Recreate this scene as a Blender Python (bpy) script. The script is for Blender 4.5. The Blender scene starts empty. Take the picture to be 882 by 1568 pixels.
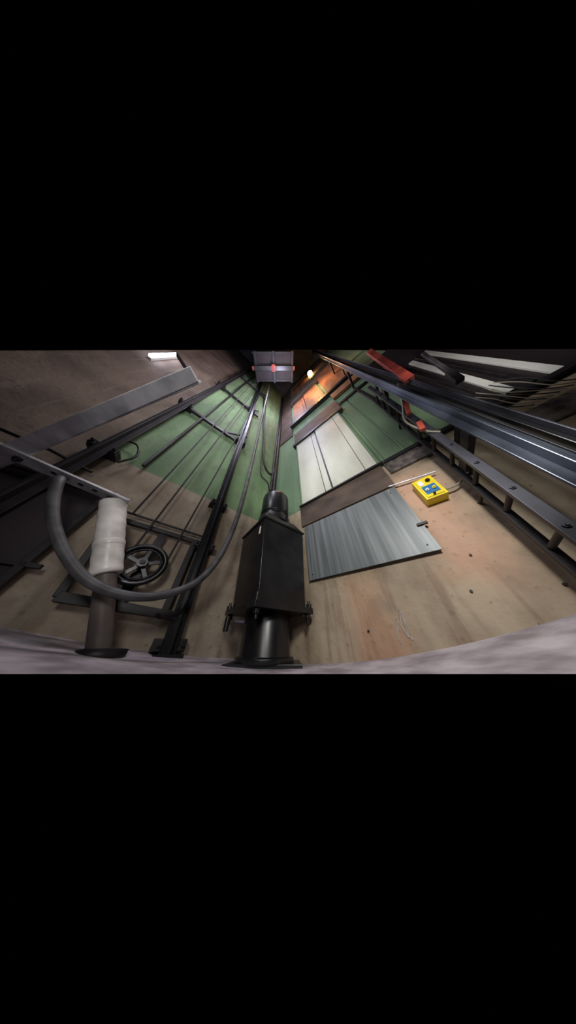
import bpy, bmesh, math, random
from mathutils import Vector, Matrix
random.seed(3)
sc=bpy.context.scene
# ---------------------------------------------------------------- camera
p=math.radians(42); f=274.0
cam=bpy.data.cameras.new('camera'); co=bpy.data.objects.new('camera',cam); bpy.context.collection.objects.link(co)
cam.sensor_fit='HORIZONTAL'; cam.sensor_width=36; cam.lens=36*f/1080; cam.clip_start=0.01
co.location=(0,0,.13); co.rotation_euler=(math.radians(90)+p,0,0)
sc.camera=co
# ---------------------------------------------------------------- pit frames
C=Vector((-.32,2.18,0))
dL=Vector((-.7809,-.6247,0)); nL=Vector((.6247,-.7809,0))
dR=Vector((.7733,-.634,0)); nR=Vector((-.634,-.7733,0))
def L(s,d,z): return C+dL*s+nL*d+Vector((0,0,z))     # along / off the left wall
def R(s,d,z): return C+dR*s+nR*d+Vector((0,0,z))     # along / off the right wall
def W(x,y,z): return Vector((x,y,z))
TOP=13.5
# ---------------------------------------------------------------- materials
def lin(c): return tuple(((v/255)/12.92 if v/255<=.04045 else ((v/255+.055)/1.055)**2.4) for v in c)+(1,)
def mat(name,c1,c2=None,scale=(3,3,3),rough=.7,metal=0,bump=.0,emit=None,es=0,detail=6,contrast=(.35,.65)):
    m=bpy.data.materials.new(name); m.use_nodes=True; nt=m.node_tree; b=nt.nodes['Principled BSDF']
    c2=c2 or tuple(int(v*.7) for v in c1)
    tc=nt.nodes.new('ShaderNodeTexCoord'); mp=nt.nodes.new('ShaderNodeMapping'); mp.inputs['Scale'].default_value=scale
    n=nt.nodes.new('ShaderNodeTexNoise'); n.inputs['Detail'].default_value=detail; n.inputs['Scale'].default_value=1
    r=nt.nodes.new('ShaderNodeValToRGB'); r.color_ramp.elements[0].position=contrast[0]; r.color_ramp.elements[1].position=contrast[1]
    r.color_ramp.elements[0].color=lin(c2); r.color_ramp.elements[1].color=lin(c1)
    nt.links.new(tc.outputs['Object'],mp.inputs[0]); nt.links.new(mp.outputs[0],n.inputs['Vector'])
    nt.links.new(n.outputs[0],r.inputs[0]); nt.links.new(r.outputs[0],b.inputs['Base Color'])
    b.inputs['Roughness'].default_value=rough; b.inputs['Metallic'].default_value=metal
    if bump:
        bp=nt.nodes.new('ShaderNodeBump'); bp.inputs['Strength'].default_value=bump; bp.inputs['Distance'].default_value=.02
        nt.links.new(n.outputs[0],bp.inputs['Height']); nt.links.new(bp.outputs[0],b.inputs['Normal'])
    if emit:
        b.inputs['Emission Color'].default_value=lin(emit); b.inputs['Emission Strength'].default_value=es
    return m
M_black=mat('black_paint',(26,27,30),(16,16,19),(8,8,8),rough=.32)
M_blk2=mat('dark_oily_steel',(40,36,38),(20,18,21),(6,6,6),rough=.5,metal=.2)
M_steel=mat('galvanised_steel',(226,226,232),(176,176,184),(9,9,9),rough=.42,metal=.35)
M_rail=mat('machined_rail_steel',(112,118,132),(54,58,68),(4,4,2),rough=.36,metal=.7)
M_lad=mat('ladder_steel',(78,78,86),(38,38,44),(5,5,3),rough=.45,metal=.5)
M_sheet=mat('brushed_sheet_metal',(134,138,138),(76,83,86),(26,26,.9),rough=.5,metal=.3,contrast=(.25,.75))
M_rub=mat('grey_rubber',(88,88,90),(56,56,59),(10,10,10),rough=.55)
M_white=mat('plastic_wrap',(245,242,238),(206,202,198),(5,5,9),rough=.35,bump=.15)
M_colm=mat('column_shaft_paint',(100,92,86),(64,56,52),(5,5,5),rough=.55)
M_door=mat('door_leaf_paint',(204,203,190),(178,178,164),(3,3,1),rough=.5)
M_doorlit=mat('orange_lit_door_leaf',(150,104,72),(100,68,48),(3,3,1),rough=.6)  # brown tone has the orange light of the upper shaft painted in
M_green=mat('green_paint',(116,140,108),(88,112,84),(2,2,.8),rough=.6)
M_sill=mat('sill_brown',(94,77,66),(58,47,41),(3,3,5),rough=.7)
M_grayc=mat('rough_mortar',(116,108,102),(62,55,52),(14,14,14),rough=.9,bump=.6)
M_yel=mat('yellow_plastic',(240,220,30),(225,195,15),(5,5,5),rough=.4)
M_blue=mat('blue_label',(30,110,170),(25,90,150),(5,5,5),rough=.4)
M_wlab=mat('white_label',(235,235,230),(215,215,210),(5,5,5),rough=.4)
M_chalk=mat('chalk',(186,178,168),(160,150,140),(15,15,15),rough=.9)
M_red=mat('red_paint',(182,76,58),(120,44,40),(6,6,6),rough=.5)
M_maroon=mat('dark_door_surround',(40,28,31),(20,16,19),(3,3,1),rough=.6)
M_slat=mat('white_slat',(225,225,216),(190,190,184),(3,3,1),rough=.5)
M_cable=mat('cable_sheath',(150,140,125),(120,110,100),(5,5,5),rough=.5)
M_ceil=mat('ceiling_concrete',(84,82,92),(56,54,62),(2,2,2),rough=.9)
M_lampw=mat('lamp_tube',(255,255,255),(250,250,255),emit=(235,232,255),es=20)
M_lampo=mat('warm_bulb',(255,210,150),(255,200,140),emit=(255,190,110),es=40)

def wall_mat(name,kind):
    m=bpy.data.materials.new(name); m.use_nodes=True; nt=m.node_tree; N=nt.nodes; K=nt.links; b=N['Principled BSDF']
    tc=N.new('ShaderNodeTexCoord'); sp=N.new('ShaderNodeSeparateXYZ'); K.new(tc.outputs['Object'],sp.inputs[0])
    def noise(scale,detail=6,dist=0):
        mp=N.new('ShaderNodeMapping'); mp.inputs['Scale'].default_value=scale; K.new(tc.outputs['Object'],mp.inputs[0])
        n=N.new('ShaderNodeTexNoise'); n.inputs['Scale'].default_value=1; n.inputs['Detail'].default_value=detail; n.inputs['Distortion'].default_value=dist
        K.new(mp.outputs[0],n.inputs['Vector']); return n.outputs[0]
    def mr(v,a,b_,c=0,d=1):
        n=N.new('ShaderNodeMapRange'); n.interpolation_type='SMOOTHSTEP'
        n.inputs[1].default_value=a; n.inputs[2].default_value=b_; n.inputs[3].default_value=c; n.inputs[4].default_value=d
        K.new(v,n.inputs[0]); return n.outputs[0]
    def op(o,a,b_):
        n=N.new('ShaderNodeMath'); n.operation=o
        for i,v in enumerate((a,b_)):
            if isinstance(v,(int,float)): n.inputs[i].default_value=v
            else: K.new(v,n.inputs[i])
        return n.outputs[0]
    mul=lambda a,b_: op('MULTIPLY',a,b_)
    add=lambda a,b_: op('ADD',a,b_)
    def mix(fac,a,b_):
        n=N.new('ShaderNodeMix'); n.data_type='RGBA'
        K.new(fac,n.inputs[0])
        for i,v in ((6,a),(7,b_)):
            if isinstance(v,tuple): n.inputs[i].default_value=lin(v)
            else: K.new(v,n.inputs[i])
        return n.outputs[2]
    S=sp.outputs[0]; Z=sp.outputs[2]
    big=noise((1.8,1.8,1.5)); mid=noise((5,5,3.5),8); fine=noise((16,16,16),10); streak=noise((13,13,.9),6,.5)
    spk=noise((38,38,38),4)
    if kind=='R':
        col=mix(mr(big,.3,.7),(140,124,104),(170,155,132))
        col=mix(mr(mid,.42,.68,0,.5),col,(118,99,80))
        sfade=mr(Z,.9,.2,.2,1)
        col=mix(mul(mr(streak,.5,.68,0,.5),sfade),col,(112,91,72))
        col=mix(mul(mr(noise((20,20,.6),3),.58,.7,0,.4),sfade),col,(180,164,136))
        wob=add(S,mul(add(mid,-.5),.45))
        o1=mul(mul(mr(wob,.95,1.15),mr(wob,1.28,1.5,1,0)),mr(Z,.35,.8,1,0))
        col=mix(mul(o1,.30),col,(188,122,82))
        pink_glow=mul(mul(mr(wob,1.72,1.95),mr(wob,2.0,2.3,1,0)),mul(mr(Z,.25,.6),mr(Z,1.3,1.6,1,0)))  # pinkish pool of light painted into the wall colour
        col=mix(mul(pink_glow,.5),col,(212,160,132))
        col=mix(mr(fine,.58,.74,0,.45),col,(92,78,64))
        col=mix(mr(spk,.66,.72,0,.5),col,(60,48,40))
        g=mix(mr(noise((3,3,.6)),.35,.65),(96,120,92),(118,142,110))
        col=mix(mr(Z,1.735,1.75),col,g)
    else:
        col=mix(mr(big,.35,.65),(136,122,104),(164,152,132))
        col=mix(mr(mid,.42,.68,0,.45),col,(108,93,78))
        col=mix(mr(streak,.55,.7,0,.3),col,(100,85,70))
        col=mix(mr(fine,.58,.74,0,.4),col,(80,67,57))
        col=mix(mr(spk,.66,.72,0,.5),col,(56,46,40))
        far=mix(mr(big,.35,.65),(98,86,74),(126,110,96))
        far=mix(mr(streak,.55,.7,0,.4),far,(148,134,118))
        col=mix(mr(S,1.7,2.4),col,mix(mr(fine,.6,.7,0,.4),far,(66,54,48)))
        g=mix(mr(noise((3,3,.6)),.35,.65),(92,118,82),(116,142,102))
        g=mix(mr(mid,.48,.7,0,.5),g,(86,92,72))
        gs=mul(mr(S,2.24,2.28,1,0),mr(add(Z,mul(add(fine,-.5),.05)),1.725,1.74)); col=mix(gs,col,g)
    K.new(col,b.inputs['Base Color']); b.inputs['Roughness'].default_value=.75
    bp=N.new('ShaderNodeBump'); bp.inputs['Strength'].default_value=.4; bp.inputs['Distance'].default_value=.015
    K.new(fine,bp.inputs['Height']); K.new(bp.outputs[0],b.inputs['Normal'])
    return m

# ---------------------------------------------------------------- mesh builder
class B:
    def __init__(s,name): s.n=name; s.v=[]; s.f=[]; s.mi=[]; s.sm=[]; s.mats=[]
    def m(s,mt):
        if mt not in s.mats: s.mats.append(mt)
        return s.mats.index(mt)
    def add(s,vs,fs,mt,smooth=False):
        o=len(s.v); s.v+=[tuple(a) for a in vs]; i=s.m(mt)
        for q in fs: s.f.append(tuple(o+k for k in q)); s.mi.append(i); s.sm.append(smooth)
    def hexa(s,P,mt):
        s.add(P,[(3,2,1,0),(4,5,6,7),(0,1,5,4),(1,2,6,5),(2,3,7,6),(3,0,4,7)],mt)
    def fbox(s,F,a,b,mt):
        (x0,y0,z0),(x1,y1,z1)=a,b
        s.hexa([F(x0,y0,z0),F(x1,y0,z0),F(x1,y1,z0),F(x0,y1,z0),F(x0,y0,z1),F(x1,y0,z1),F(x1,y1,z1),F(x0,y1,z1)],mt)
    def bar(s,p0,p1,w,h,mt,up=Vector((0,0,1)),w1=None):
        p0=Vector(p0);p1=Vector(p1); t=(p1-p0).normalized(); sd=t.cross(up).normalized(); u=sd.cross(t).normalized()
        w1=w1 or w; a=sd*w/2; c=sd*w1/2; e=u*h/2
        s.hexa([p0-a-e,p0+a-e,p0+a+e,p0-a+e,p1-c-e,p1+c-e,p1+c+e,p1-c+e],mt)
    def tube(s,pts,r,mt,n=14,cap=True,r1=None):
        pts=[Vector(q) for q in pts]; k=len(pts); vs=[]; prev=None
        for i,q in enumerate(pts):
            t=(pts[min(i+1,k-1)]-pts[max(i-1,0)]).normalized()
            if prev is None:
                a=t.cross(Vector((0,0,1)))
                if a.length<.01: a=t.cross(Vector((1,0,0)))
                a.normalize()
            else: a=(prev-t*prev.dot(t)).normalized()
            prev=a; b=t.cross(a); rr=r if r1 is None else r+(r1-r)*i/(k-1)
            for j in range(n):
                an=2*math.pi*j/n; vs.append(q+a*math.cos(an)*rr+b*math.sin(an)*rr)
        fs=[(i*n+j,i*n+(j+1)%n,(i+1)*n+(j+1)%n,(i+1)*n+j) for i in range(k-1) for j in range(n)]
        s.add(vs,fs,mt,True)
        if cap: s.add(vs[:n],[tuple(range(n))],mt); s.add(vs[-n:],[tuple(range(n))],mt)
    def lathe(s,c,prof,mt,n=32,ax=None):
        c=Vector(c); vs=[]
        if ax is None: X,Y,Zz=Vector((1,0,0)),Vector((0,1,0)),Vector((0,0,1))
        else:
            Zz=ax.normalized(); X=Zz.cross(Vector((0,0,1)))
            if X.length<.01: X=Vector((1,0,0))
            X.normalize(); Y=Zz.cross(X)
        for r,z in prof:
            for j in range(n):
                a=2*math.pi*j/n; vs.append(c+X*math.cos(a)*r+Y*math.sin(a)*r+Zz*z)
        k=len(prof)
        fs=[(i*n+j,i*n+(j+1)%n,(i+1)*n+(j+1)%n,(i+1)*n+j) for i in range(k-1) for j in range(n)]
        s.add(vs,fs,mt,True)
    def ring(s,c,ax,rad,r,mt,n=40,k=10):
        ax=ax.normalized(); X=ax.cross(Vector((0,0,1))).normalized(); Y=ax.cross(X); vs=[];c=Vector(c)
        for i in range(n):
            a=2*math.pi*i/n; o=X*math.cos(a)+Y*math.sin(a)
            for j in range(k):
                b=2*math.pi*j/k; vs.append(c+o*(rad+r*math.cos(b))+ax*r*math.sin(b)*1.3)
        fs=[(i*k+j,((i+1)%n)*k+j,((i+1)%n)*k+(j+1)%k,i*k+(j+1)%k) for i in range(n) for j in range(k)]
        s.add(vs,fs,mt,True)
    def bolt(s,c,ax,r,h,mt):
        c=Vector(c); s.tube([c,c+ax.normalized()*h],r,mt,6); s.tube([c,c+ax.normalized()*h*1.9],r*.5,mt,8)
    def done(s,bevel=0):
        me=bpy.data.meshes.new(s.n); me.from_pydata(s.v,[],s.f)
        for q in s.mats: me.materials.append(q)
        for i,pl in enumerate(me.polygons): pl.material_index=s.mi[i]; pl.use_smooth=s.sm[i]
        bm=bmesh.new(); bm.from_mesh(me); bmesh.ops.recalc_face_normals(bm,faces=bm.faces); bm.to_mesh(me); bm.free()
        o=bpy.data.objects.new(s.n,me); bpy.context.collection.objects.link(o)
        if bevel:
            md=o.modifiers.new('bevel','BEVEL'); md.width=bevel; md.segments=2; md.limit_method='ANGLE'; md.angle_limit=.7
        return o
def smooth_path(P,n=8):
    P=[Vector(q) for q in P]; out=[]
    for i in range(len(P)-1):
        a=P[max(i-1,0)];b=P[i];c=P[i+1];d=P[min(i+2,len(P)-1)]
        for k in range(n):
            t=k/n
            out.append(.5*((2*b)+(c-a)*t+(2*a-5*b+4*c-d)*t*t+(3*b-a-3*c+d)*t**3))
    out.append(P[-1]); return out

# ---------------------------------------------------------------- shell
def wall(name,cols,smax,mt,side):
    T=.12*side
    v=[(0,0,0),(smax,0,0),(smax,0,TOP),(0,0,TOP),(0,T,0),(smax,T,0),(smax,T,TOP),(0,T,TOP)]
    fc=[(0,1,2,3),(4,5,6,7),(0,1,5,4),(3,2,6,7),(1,2,6,5),(0,3,7,4)]
    me=bpy.data.meshes.new(name); me.from_pydata(v,[],fc)
    bm=bmesh.new(); bm.from_mesh(me); bmesh.ops.recalc_face_normals(bm,faces=bm.faces); bm.to_mesh(me); bm.free()
    me.materials.append(mt); o=bpy.data.objects.new(name,me); bpy.context.collection.objects.link(o)
    mw=Matrix.Identity(4)
    for i,cv in enumerate(cols):
        for j in range(3): mw[j][i]=cv[j]
    for j in range(3): mw[j][3]=C[j]
    o.matrix_world=mw; return o
Zv=Vector((0,0,1))
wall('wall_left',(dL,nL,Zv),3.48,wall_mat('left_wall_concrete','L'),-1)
wall('wall_right',(dR,-nR,Zv),3.42,wall_mat('right_wall_concrete','R'),1)
b=B('ceiling'); b.add([W(-3.1,0.0,TOP),W(2.4,0.0,TOP),W(2.4,0.1,TOP),W(-.32,2.3,TOP),W(-3.1,.1,TOP),W(-3.1,0,TOP+.1),W(2.4,0,TOP+.1),W(2.4,.1,TOP+.1),W(-.32,2.3,TOP+.1),W(-3.1,.1,TOP+.1)],
    [(0,1,2,3,4),(5,6,7,8,9),(0,1,6,5),(1,2,7,6),(2,3,8,7),(3,4,9,8),(4,0,5,9)],M_ceil); b.done()

M_floor=mat('painted_pit_floor',(184,177,182),(132,124,129),(6,6,6),rough=.65,bump=.35,detail=9)
def fz(x): return min(.32,(.13 if x>0 else .072)*x*x)
b=B('floor'); nx,ny=110,24; vs=[];xs=[-3.0+5.3*i/nx for i in range(nx+1)]
for x in xs:
    yw=(2.436+.8*x if x<-.32 else 1.918-.82*x)+.02; z=fz(x); ye=max(.02,(.13-z)/.104); ye=min(ye,yw-.01)
    for j in range(ny+1):
        y=ye+(yw-ye)*j/ny; vs.append(W(x,y,z+.008*math.sin(x*9+y*5)*(j/ny)*max(0,1-j/ny)))
b.add(vs,[(i*(ny+1)+j,(i+1)*(ny+1)+j,(i+1)*(ny+1)+j+1,i*(ny+1)+j+1) for i in range(nx) for j in range(ny)],M_floor,True); b.done()

# ---------------------------------------------------------------- oil buffer in the corner
b=B('oil_buffer'); cx,cy=-.19,1.66
b.fbox(W,(-.46,1.46,-.01),(.10,1.88,.022),M_black)
b.lathe((cx,cy,0),[(.0,.02),(.235,.02),(.235,.05),(.205,.055),(.205,.33),(0,.33)],M_black)
def rsq(c,a,z,th,ax=1.0):
    o=[]
    for sx,sy in((-1,-1),(1,-1),(1,1),(-1,1)):
        x=sx*a*ax/2;y=sy*a/2; o.append(W(c[0]+x*math.cos(th)-y*math.sin(th),c[1]+x*math.sin(th)+y*math.cos(th),z))
    return o
th=math.radians(38)
b.hexa(rsq((cx,cy),.60,.33,th)+rsq((cx,cy),.60,.375,th),M_black)
b.hexa(rsq((cx,cy-.01),.50,.375,th)+rsq((cx-.02,cy+.01),.57,1.20,th),M_black)
b.hexa(rsq((cx-.02,cy+.01),.60,1.19,th)+rsq((cx-.02,cy+.01),.60,1.215,th),M_black)
b.hexa(rsq((cx-.02,cy+.01),.58,1.215,th)+rsq((cx-.01,cy),.40,1.36,th),M_black)
b.lathe((cx-.01,cy,0),[(.225,1.34),(.225,1.43),(.19,1.45),(.19,1.51),(.205,1.52),(.205,1.86),(.195,1.90),(.15,1.93),(.0,1.945)],M_black)
for q in rsq((cx,cy),.52,.33,th): b.bolt(q,Vector((0,0,-1)),.026,.035,M_black)
for q in rsq((cx,cy),.55,.375,th): b.bolt(q,Vector((0,0,1)),.026,.03,M_black)
b.tube([W(-.50,1.5,.30),W(-.50,1.5,.20)],.02,M_black,10)
fc=rsq((cx-.02,cy+.01),.575,1.0,th); q=fc[0].lerp(fc[3],.12)+W(-.004,-.004,0)
b.bar(q+Zv*0,q+Zv*.10,.03,.006,M_wlab,up=Vector((-.79,-.6,0)))
b.bar(W(-.42,1.44,.26),W(-.34,1.44,.255),.04,.02,M_lad)
b.done(.008)

# ---------------------------------------------------------------- counterweight guide rails
def vrail(name,F,s,d,z0,z1,w,mt,tilt=0,brackets=(),web=.06):
    b=B(name)
    def P(ss,dd,z): return F(ss+tilt*(z-z0),dd,z)
    b.hexa([P(s-w/2,d-.012,z0),P(s+w/2,d-.012,z0),P(s+w/2,d,z0),P(s-w/2,d,z0),P(s-w/2,d-.012,z1),P(s+w/2,d-.012,z1),P(s+w/2,d,z1),P(s-w/2,d,z1)],mt)
    b.hexa([P(s-.01,d,z0),P(s+.01,d,z0),P(s+.01,d+web,z0),P(s-.01,d+web,z0),P(s-.01,d,z1),P(s+.01,d,z1),P(s+.01,d+web,z1),P(s-.01,d+web,z1)],mt)
    for z in brackets:
        q=tilt*(z-z0)
        b.fbox(F,(s+q-w*.95,.0,z-.04),(s+q+w*.95,d-.012,z+.04),M_blk2)
        for e in(-1,1):
            b.fbox(F,(s+q+e*w*.7-.025,d-.014,z-.035),(s+q+e*w*.7+.025,d+.02,z+.035),M_blk2)
            b.bolt(F(s+q+e*w*.7,d+.02,z),F(0,1,0)-F(0,0,0),.014,.02,M_blk2)
    return b
b=vrail('counterweight_guide_rail',L,.86,.12,.03,TOP-.1,.12,M_black,.06,(.12,.97,1.63,3.6,5.9,8.6))
b.fbox(L,(.76,.02,.04),(.96,.2,.07),M_black); b.done(.003)
b=vrail('counterweight_guide_rail',L,2.22,.12,.35,TOP-.1,.12,M_blk2,0,(1.7,3.6,5.9,8.6)); b.done(.003)
b=B('rail_bracket_frame')
for z in (3.6,5.9,8.6):
    b.bar(L(.95,.06,z),L(2.25,.06,z),.05,.07,M_blk2)
    b.bar(L(1.0,.06,z+.5),L(1.5,.06,z),.03,.04,M_blk2)
b.bar(L(1.9,.06,1.74),L(1.9,.06,12),.03,.04,M_blk2,up=nL)
b.bar(L(1.72,.08,1.0),L(.90,.08,1.0),.045,.045,M_blk2)
b.bar(L(1.72,.08,1.09),L(.90,.08,1.09),.02,.02,M_blk2)
b.bar(L(1.62,.10,.36),L(.84,.10,.30),.05,.06,M_blk2)
b.bar(L(1.00,.08,.28),L(1.03,.08,1.02),.05,.05,M_blk2,up=nL)
b.bar(L(1.62,.08,.36),L(1.72,.08,1.02),.045,.045,M_blk2,up=nL)
for s_ in (.88,1.04): b.bolt(L(s_,.13,.30),nL,.018,.03,M_blk2)
b.done(.004)
b=B('tension_sheave'); c=L(1.32,.17,.635)
b.ring(c,nL,.155,.022,M_black); b.ring(c,nL,.125,.010,M_blk2)
b.tube([c-nL*.11,c+nL*.05],.036,M_black,20); b.tube([c,c+nL*.065],.018,M_blk2,12)
X=nL.cross(Zv).normalized()
for k in range(5):
    a=2*math.pi*k/5+.3; o=X*math.cos(a)+Zv*math.sin(a); b.bar(c+o*.03,c+o*.15,.03,.014,M_black,up=nL)
b.bar(L(1.32,.07,.36),L(1.32,.07,1.0),.07,.02,M_blk2,up=nL)
b.done(.002)
for s0,s1 in((1.44,1.50),(1.17,1.28),(1.62,1.80)):
    b=B('governor_rope'); b.tube([L(s0,.14,.70 if s0<1.6 else 1.05),L(s1,.14,TOP-.05)],.009,M_blk2,8); b.done()
P=[L(2.00,.40,1.03),L(1.96,.45,.95),L(1.89,.45,.82),L(1.79,.45,.68),L(1.63,.45,.52),L(1.45,.45,.40),L(1.24,.45,.355),L(1.04,.45,.40),L(.87,.45,.55),L(.77,.45,.88),L(.74,.45,1.52),L(.79,.45,2.96),L(.95,.45,6.05),L(1.17,.45,11.2),L(1.25,.42,TOP)]
b=B('travelling_cable_loop'); b.tube(smooth_path(P,10),.027,M_rub,16); b.done()
# ---------------------------------------------------------------- wrapped column
b=B('plastic_wrapped_buffer'); p0=L(1.22,.30,.06); p1=L(1.75,.30,1.07)
ax=(p1-p0)
def lp(t): return p0.lerp(p1,t)
b.lathe(p0,[(0,.0),(.115,.0),(.115,.045),(.07,.05),(0,.05)],M_blk2,28)
b.tube([lp(.0),lp(.42)],.052,M_colm,28)
Lh=ax.length; prof=[(0,.42*Lh),(.072,.42*Lh)]
for i in range(25):
    t=.425+.52*i/24; prof.append((.078+.0015*math.sin(i*1.7),t*Lh))
prof+=[(.074,.95*Lh),(.0,.952*Lh)]
b.lathe(p0,prof,M_white,36,ax)
b.lathe(p0,[(.080,.60*Lh),(.082,.605*Lh),(.082,.63*Lh),(.080,.635*Lh)],M_white,36,ax)
b.tube([lp(.95),lp(1.02)],.03,M_steel,16); b.done()
# ---------------------------------------------------------------- V bracket
b=B('steel_support_bracket'); z=1.05
b.bar(W(-2.33,.59,z),W(-.43,.075,z),.10,.012,M_steel,w1=.055)
b.bar(W(-2.33,.64,z+.03),W(-.43,.105,z+.02),.012,.05,M_steel)
b.bar(W(-1.90,.31,z-.012),W(-1.40,.90,z-.012),.13,.014,M_steel)
for t in (.28,.47,.64,.74,.86,.95):
    q=W(-1.90,.31,z-.02).lerp(W(-1.40,.90,z-.02),t)
    if t in(.28,.86): b.bolt(q,Vector((0,0,-1)),.020,.016,M_blk2)
    else: b.lathe(q+Zv*0,[(0,-.001),(.016,-.001),(.016,.004)],M_black,16)
q=W(-1.43,.86,z-.02); b.tube([q,q-Zv*.07],.012,M_steel,10)
q=W(-1.48,.84,z-.02); b.tube([q,q-Zv*.06],.010,M_steel,10)
b.bar(W(-.45,.08,z),W(-.62,.02,z+.28),.02,.01,M_blk2)
b.done(.002)
b=B('dark_shade_panel')  # dark sheet with posts, added to stand in for shade on the wall
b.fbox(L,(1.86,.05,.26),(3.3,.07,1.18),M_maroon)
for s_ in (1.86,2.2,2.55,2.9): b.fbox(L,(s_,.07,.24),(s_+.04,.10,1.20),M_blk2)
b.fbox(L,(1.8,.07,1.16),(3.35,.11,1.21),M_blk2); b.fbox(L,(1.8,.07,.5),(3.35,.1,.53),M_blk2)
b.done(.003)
b=B('wall_conduit'); b.tube([L(3.3,.1,1.45),L(2.4,.1,1.42),L(2.1,.1,1.36)],.014,M_blk2,10)
b.tube(smooth_path([L(2.3,.08,1.9),L(2.1,.1,1.98),L(2.0,.1,1.8),L(2.05,.1,1.6)]),.012,M_blk2,10); b.done()
b=B('corner_conduit'); b.tube(smooth_path([L(1.1,.06,9),L(.8,.06,6.5),L(.55,.06,4.6),L(.45,.06,3.7),L(.33,.06,3.3),L(.17,.06,3.2),L(.08,.08,3.5),L(.06,.08,4.6),L(.06,.08,9)]),.022,M_blk2,10)
b.tube(smooth_path([L(.95,.05,9),L(.62,.05,5.2),L(.52,.05,3.9),L(.42,.05,3.0),L(.2,.05,2.8),L(.1,.05,2.2)]),.012,M_blk2,8)
b.tube([R(.05,.06,1.95),R(.05,.06,12)],.045,M_blk2,8); b.tube([L(.12,.06,2.6),L(.12,.06,12)],.03,M_blk2,8); b.done()

# ---------------------------------------------------------------- elevator car parked high in the shaft
b=B('elevator_car'); z=9.0
b.fbox(W,(-1.45,.04,z),(.22,.98,z+2.6),M_maroon)
for x in (-1.40,-.65,.12): b.fbox(W,(x,.03,z-.12),(x+.1,1.0,z),M_blk2)
for y in (.05,.5,.9): b.fbox(W,(-1.47,y,z-.06),(.24,y+.07,z),M_blk2)
b.fbox(W,(-1.5,.45,z-.25),(.27,.6,z-.12),M_black)
b.lathe((-.6,.52,z-.33),[(0,0),(.12,0),(.12,.08),(0,.08)],M_red)
for x in(-1.5,.22): b.fbox(W,(x,.46,z-.3),(x+.06,.58,z-.1),M_red)
b.done(.005)

# ---------------------------------------------------------------- right wall
b=B('landing_sill_apron'); b.fbox(R,(.70,.0,1.38),(1.90,.035,1.75),M_sill); b.fbox(R,(.70,.0,1.75),(1.94,.07,1.775),M_blk2); b.done(.003)
b=B('sheet_metal_plate'); b.fbox(R,(.75,.03,.635),(1.88,.042,1.35),M_sheet)
for s_,z_ in((.8,.69),(1.82,.69),(1.82,1.29),(.8,1.29)): b.bolt(R(s_,.042,z_),nR,.006,.005,M_blk2)
b.bar(R(1.84,.05,.86),R(1.91,.05,.86),.022,.02,M_blk2)
b.done(.001)
def landing(zb,hh,nm,md):
    b=B(nm)
    b.fbox(R,(.76,.02,zb),(1.27,.055,zb+hh),md); b.fbox(R,(1.30,.035,zb),(1.88,.07,zb+hh),md)
    b.fbox(R,(1.25,.02,zb),(1.31,.05,zb+hh),M_blk2); b.fbox(R,(1.17,.055,zb),(1.18,.060,zb+hh),M_blk2)
    b.fbox(R,(1.74,.07,zb),(1.748,.074,zb+hh),M_sill)
    b.fbox(R,(.735,.0,zb),(.76,.06,zb+hh+.1),M_green); b.fbox(R,(1.88,.0,zb),(1.91,.06,zb+hh+.1),M_green)
    b.fbox(R,(.66,.0,zb+hh),(2.0,.10,zb+hh+.10),M_blk2)
    b.fbox(R,(.7,.0,zb+hh+.10),(2.0,.06,zb+hh+.8),M_sill)
    b.done(.003)
landing(1.775,2.15,'door_1',M_door); landing(5.6,2.3,'door_2',M_doorlit); landing(9.4,2.3,'door_3',M_doorlit)
b=B('landing_sill_beam')
for z in (5.45,9.25): b.fbox(R,(.6,0,z),(2.6,.12,z+.15),M_blk2)
b.done()
b=B('upper_wall_lining'); b.fbox(R,(2.02,0,5.6),(2.75,.04,9.2),M_doorlit); b.fbox(R,(2.02,0,9.4),(2.75,.04,12.6),M_sill); b.fbox(R,(.1,0,4.9),(.62,.03,12.6),M_sill); b.done()  # first panel carries the orange glow of this area in its colour
b=B('green_wall_panel')
for a,c_ in((1.98,2.17),(2.20,2.42),(2.46,2.86)):
    b.fbox(R,(a,.0,1.80),(c_,.025,4.3),M_green)
b.fbox(R,(1.95,.0,1.74),(2.95,.05,1.79),M_blk2); b.fbox(R,(2.42,0,1.79),(2.46,.06,4.6),M_blk2)
b.fbox(R,(1.95,.0,4.3),(2.9,.06,4.4),M_blk2); b.fbox(R,(2.0,.02,4.9),(2.8,.08,5.3),M_doorlit); b.done(.002)
b=B('mortar_patch'); b.fbox(R,(1.94,.0,1.56),(2.32,.03,1.74),M_grayc); b.fbox(R,(2.86,.0,1.3),(3.1,.03,1.5),M_grayc); b.done()
b=B('landing_door_surround')
b.fbox(R,(2.90,.0,1.72),(3.41,.03,5.2),M_maroon)
def strip(a0,a1,z0,c0,c1,z1,mt,d=.05):
    b.hexa([R(a0,.03,z0),R(a1,.03,z0),R(a1,d,z0),R(a0,d,z0),R(c0,.03,z1),R(c1,.03,z1),R(c1,d,z1),R(c0,d,z1)],mt)
strip(3.19,3.245,1.73,3.32,3.37,3.7,M_slat); strip(2.97,3.03,1.79,3.13,3.19,3.7,M_slat)
strip(2.90,2.93,1.75,3.0,3.03,3.7,M_blk2,.06); strip(3.09,3.12,1.75,3.22,3.25,3.7,M_blk2,.06)
b.fbox(R,(2.6,.03,1.68),(3.41,.06,1.73),M_blk2)
b.done(.002)
b=B('wire_bundle')
for i in range(9):
    a=2.78+.03*i; b.tube(smooth_path([R(a,.1,1.95),R(a+.03*math.sin(i),.12,1.75),R(a+.05,.1,1.55+.02*(i%3)),R(a+.12,.08,1.48)],6),.004,M_cable if i%2 else M_blk2,6)
b.done()
b=B('inspection_control_box')
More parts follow.
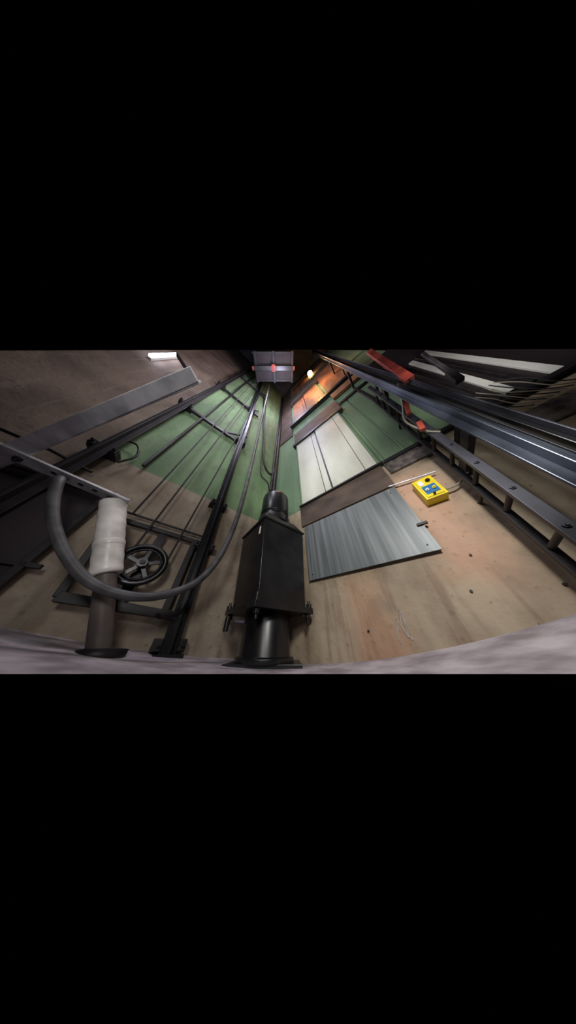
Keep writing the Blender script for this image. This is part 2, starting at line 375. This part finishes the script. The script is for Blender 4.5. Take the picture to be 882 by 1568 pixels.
b.fbox(R,(1.995,.0,1.02),(2.135,.10,1.25),M_yel)
b.fbox(R,(2.01,.10,1.035),(2.12,.108,1.235),M_yel)
b.fbox(R,(2.02,.108,1.06),(2.11,.112,1.15),M_blue)
b.fbox(R,(2.02,.108,1.165),(2.055,.112,1.22),M_wlab)
b.bolt(R(2.09,.108,1.195),nR,.018,.014,M_black); b.bolt(R(2.04,.112,1.10),nR,.013,.014,M_wlab); b.bolt(R(2.085,.112,1.10),nR,.013,.014,M_yel)
b.bolt(R(2.06,.112,1.045),nR,.010,.012,M_black)
b.tube(smooth_path([R(2.13,.06,1.08),R(2.22,.06,1.08),R(2.32,.05,1.15),R(2.38,.05,1.25),R(2.39,.04,1.38),R(2.34,.04,1.43)]),.008,M_cable,8)
b.done(.004)
b=B('conduit_pipe'); b.tube([R(1.84,.05,1.37),R(2.2,.05,1.30)],.009,M_steel,10); b.done()
b=B('wall_anchor_bolt')
for s_,z_ in((1.99,.57),(1.87,.37),(1.2,.2),(2.2,.35)): b.tube([R(s_,.0,z_),R(s_,.012,z_)],.007,M_blk2,8)
b.done()
b=B('chalk_scribble')
b.tube(smooth_path([R(1.38,.002,.13),R(1.41,.002,.27),R(1.44,.002,.16),R(1.46,.002,.30),R(1.43,.002,.22),R(1.46,.002,.15),R(1.45,.002,.32),R(1.40,.002,.20)],8),.003,M_chalk,6); b.done()

# ---------------------------------------------------------------- car guide rail, ladder, red parts
b=B('car_guide_rail'); tl=.03
def P_(s,d,z): return R(s+tl*(z-.5),d,z)
def vb(s0,s1,d0,d1,z0,z1,mt): b.hexa([P_(s0,d0,z0),P_(s1,d0,z0),P_(s1,d1,z0),P_(s0,d1,z0),P_(s0,d0,z1),P_(s1,d0,z1),P_(s1,d1,z1),P_(s0,d1,z1)],mt)
vb(2.27,2.37,.48,.495,.25,TOP-.1,M_rail); vb(2.31,2.325,.495,.54,.25,TOP-.1,M_rail); vb(2.37,2.385,.44,.50,.25,TOP-.1,M_blk2)
for z in (1.2,2.6,4.6,7.0): vb(2.30,2.34,.0,.48,z-.04,z+.04,M_blk2)
b.done(.003)
b=B('car_guide_rail'); vb(2.41,2.46,.46,.49,.25,TOP-.1,M_black); vb(2.43,2.44,.49,.52,.25,TOP-.1,M_lad)
for z in (1.5,3.4,6.0): vb(2.43,2.46,.0,.46,z-.03,z+.03,M_blk2)
b.done(.003)
b=B('pit_ladder'); tl=.06
vb(2.195,2.245,.335,.36,.15,3.2,M_lad); vb(2.20,2.24,.13,.155,.15,3.2,M_blk2)
z=.50
while z<3.1:
    b.tube([P_(2.22,.14,z-.02),P_(2.22,.35,z)],.013,M_blk2,10); b.bolt(P_(2.22,.36,z),nR,.012,.008,M_lad); z+=.24
for z in(.9,2.2): b.tube([P_(2.22,.14,z),P_(2.22,.0,z)],.012,M_blk2,8)
b.done(.003)
b=B('red_safety_gear_lever')
b.bar(R(2.79,.5,4.2),R(2.49,.5,2.2),.08,.05,M_red,up=nR)
b.bar(R(2.36,.46,2.05),R(2.27,.42,1.78),.035,.03,M_red,up=nR)
b.bar(R(2.25,.42,1.58),R(2.22,.42,1.46),.035,.03,M_red,up=nR)
b.bar(R(2.50,.5,2.3),R(2.34,.47,2.0),.03,.02,M_blk2,up=nR)
b.tube(smooth_path([R(2.42,.5,2.3),R(2.30,.46,1.95),R(2.22,.4,1.75),R(2.24,.38,1.5),R(2.3,.36,1.4)]),.009,M_cable,8)
b.done(.004)
b=B('rail_clamp_arm'); b.bar(R(2.78,.5,2.55),R(2.62,.5,1.85),.03,.03,M_blk2,up=nR); b.bar(R(2.62,.5,1.87),R(2.57,.5,1.66),.05,.035,M_blk2,up=nR); b.done(.004)

# ---------------------------------------------------------------- lamps
b=B('fluorescent_lamp'); b.fbox(L,(3.24,.0,4.5),(3.30,.05,5.6),M_slat); b.tube([L(3.27,.08,4.52),L(3.27,.08,5.58)],.026,M_lampw,12); b.done()
b=B('hoistway_bulb'); c=R(1.98,.14,10.4)
b.tube([R(1.98,.0,10.55),R(1.98,.12,10.5)],.03,M_blk2,10); b.lathe(c-Zv*.12,[(0,0),(.08,.03),(.12,.1),(.1,.18),(.04,.25),(0,.26)],M_lampo,20); b.done()

def pt(name,loc,e,col,r=.1):
    l=bpy.data.lights.new(name,'POINT'); l.energy=e; l.color=col; l.shadow_soft_size=r
    o=bpy.data.objects.new(name,l); o.location=loc; bpy.context.collection.objects.link(o); return o
def spot(name,loc,tgt,e,col,ang,r=.1,blend=.8):
    l=bpy.data.lights.new(name,'SPOT'); l.energy=e; l.color=col; l.shadow_soft_size=r; l.spot_size=math.radians(ang); l.spot_blend=blend
    o=bpy.data.objects.new(name,l); o.location=loc; o.rotation_euler=(Vector(tgt)-Vector(loc)).to_track_quat('-Z','Y').to_euler(); bpy.context.collection.objects.link(o)
spot('main_fill_spot',(.25,-.5,1.3),(.9,1.2,.75),120,(1,.98,.94),102,.15,1)  # unseen main light, added behind the camera
spot('shaft_fill_spot',(.2,-.5,1.6),(.1,1.6,3.2),195,(.98,1,.96),92,.2,1)  # added fill for the upper walls, no visible source
spot('left_fill_spot',(-.3,-.7,.9),(-.85,1.4,1.1),52,(1,.97,.95),90,.2,1)  # unseen fill added to lift the left side
spot('landing_fill_spot',(1.1,-.25,2.0),(2.2,.2,2.4),34,(1,.97,.95),100,.2,1)  # added to brighten the slats at upper right, source unseen
pt('tube_light',(-1.25,.12,3.0),30,(.95,.93,1),.2)
pt('lilac_haze_fill',(-1.0,.15,5.2),115,(.86,.84,1),.25)  # extra lilac light added to suggest haze, no fixture of its own
pt('shaft_haze_fill',(-.4,.8,7.4),130,(.76,.74,1),.25)  # bluish light added high up to imitate lens haze
pt('bulb_light',R(1.8,.6,7.2),75,(1,.50,.20),.12)
w=bpy.data.worlds.new('world'); sc.world=w; w.use_nodes=True; w.node_tree.nodes['Background'].inputs[0].default_value=(0,0,0,1)
sc.view_settings.view_transform='Standard'
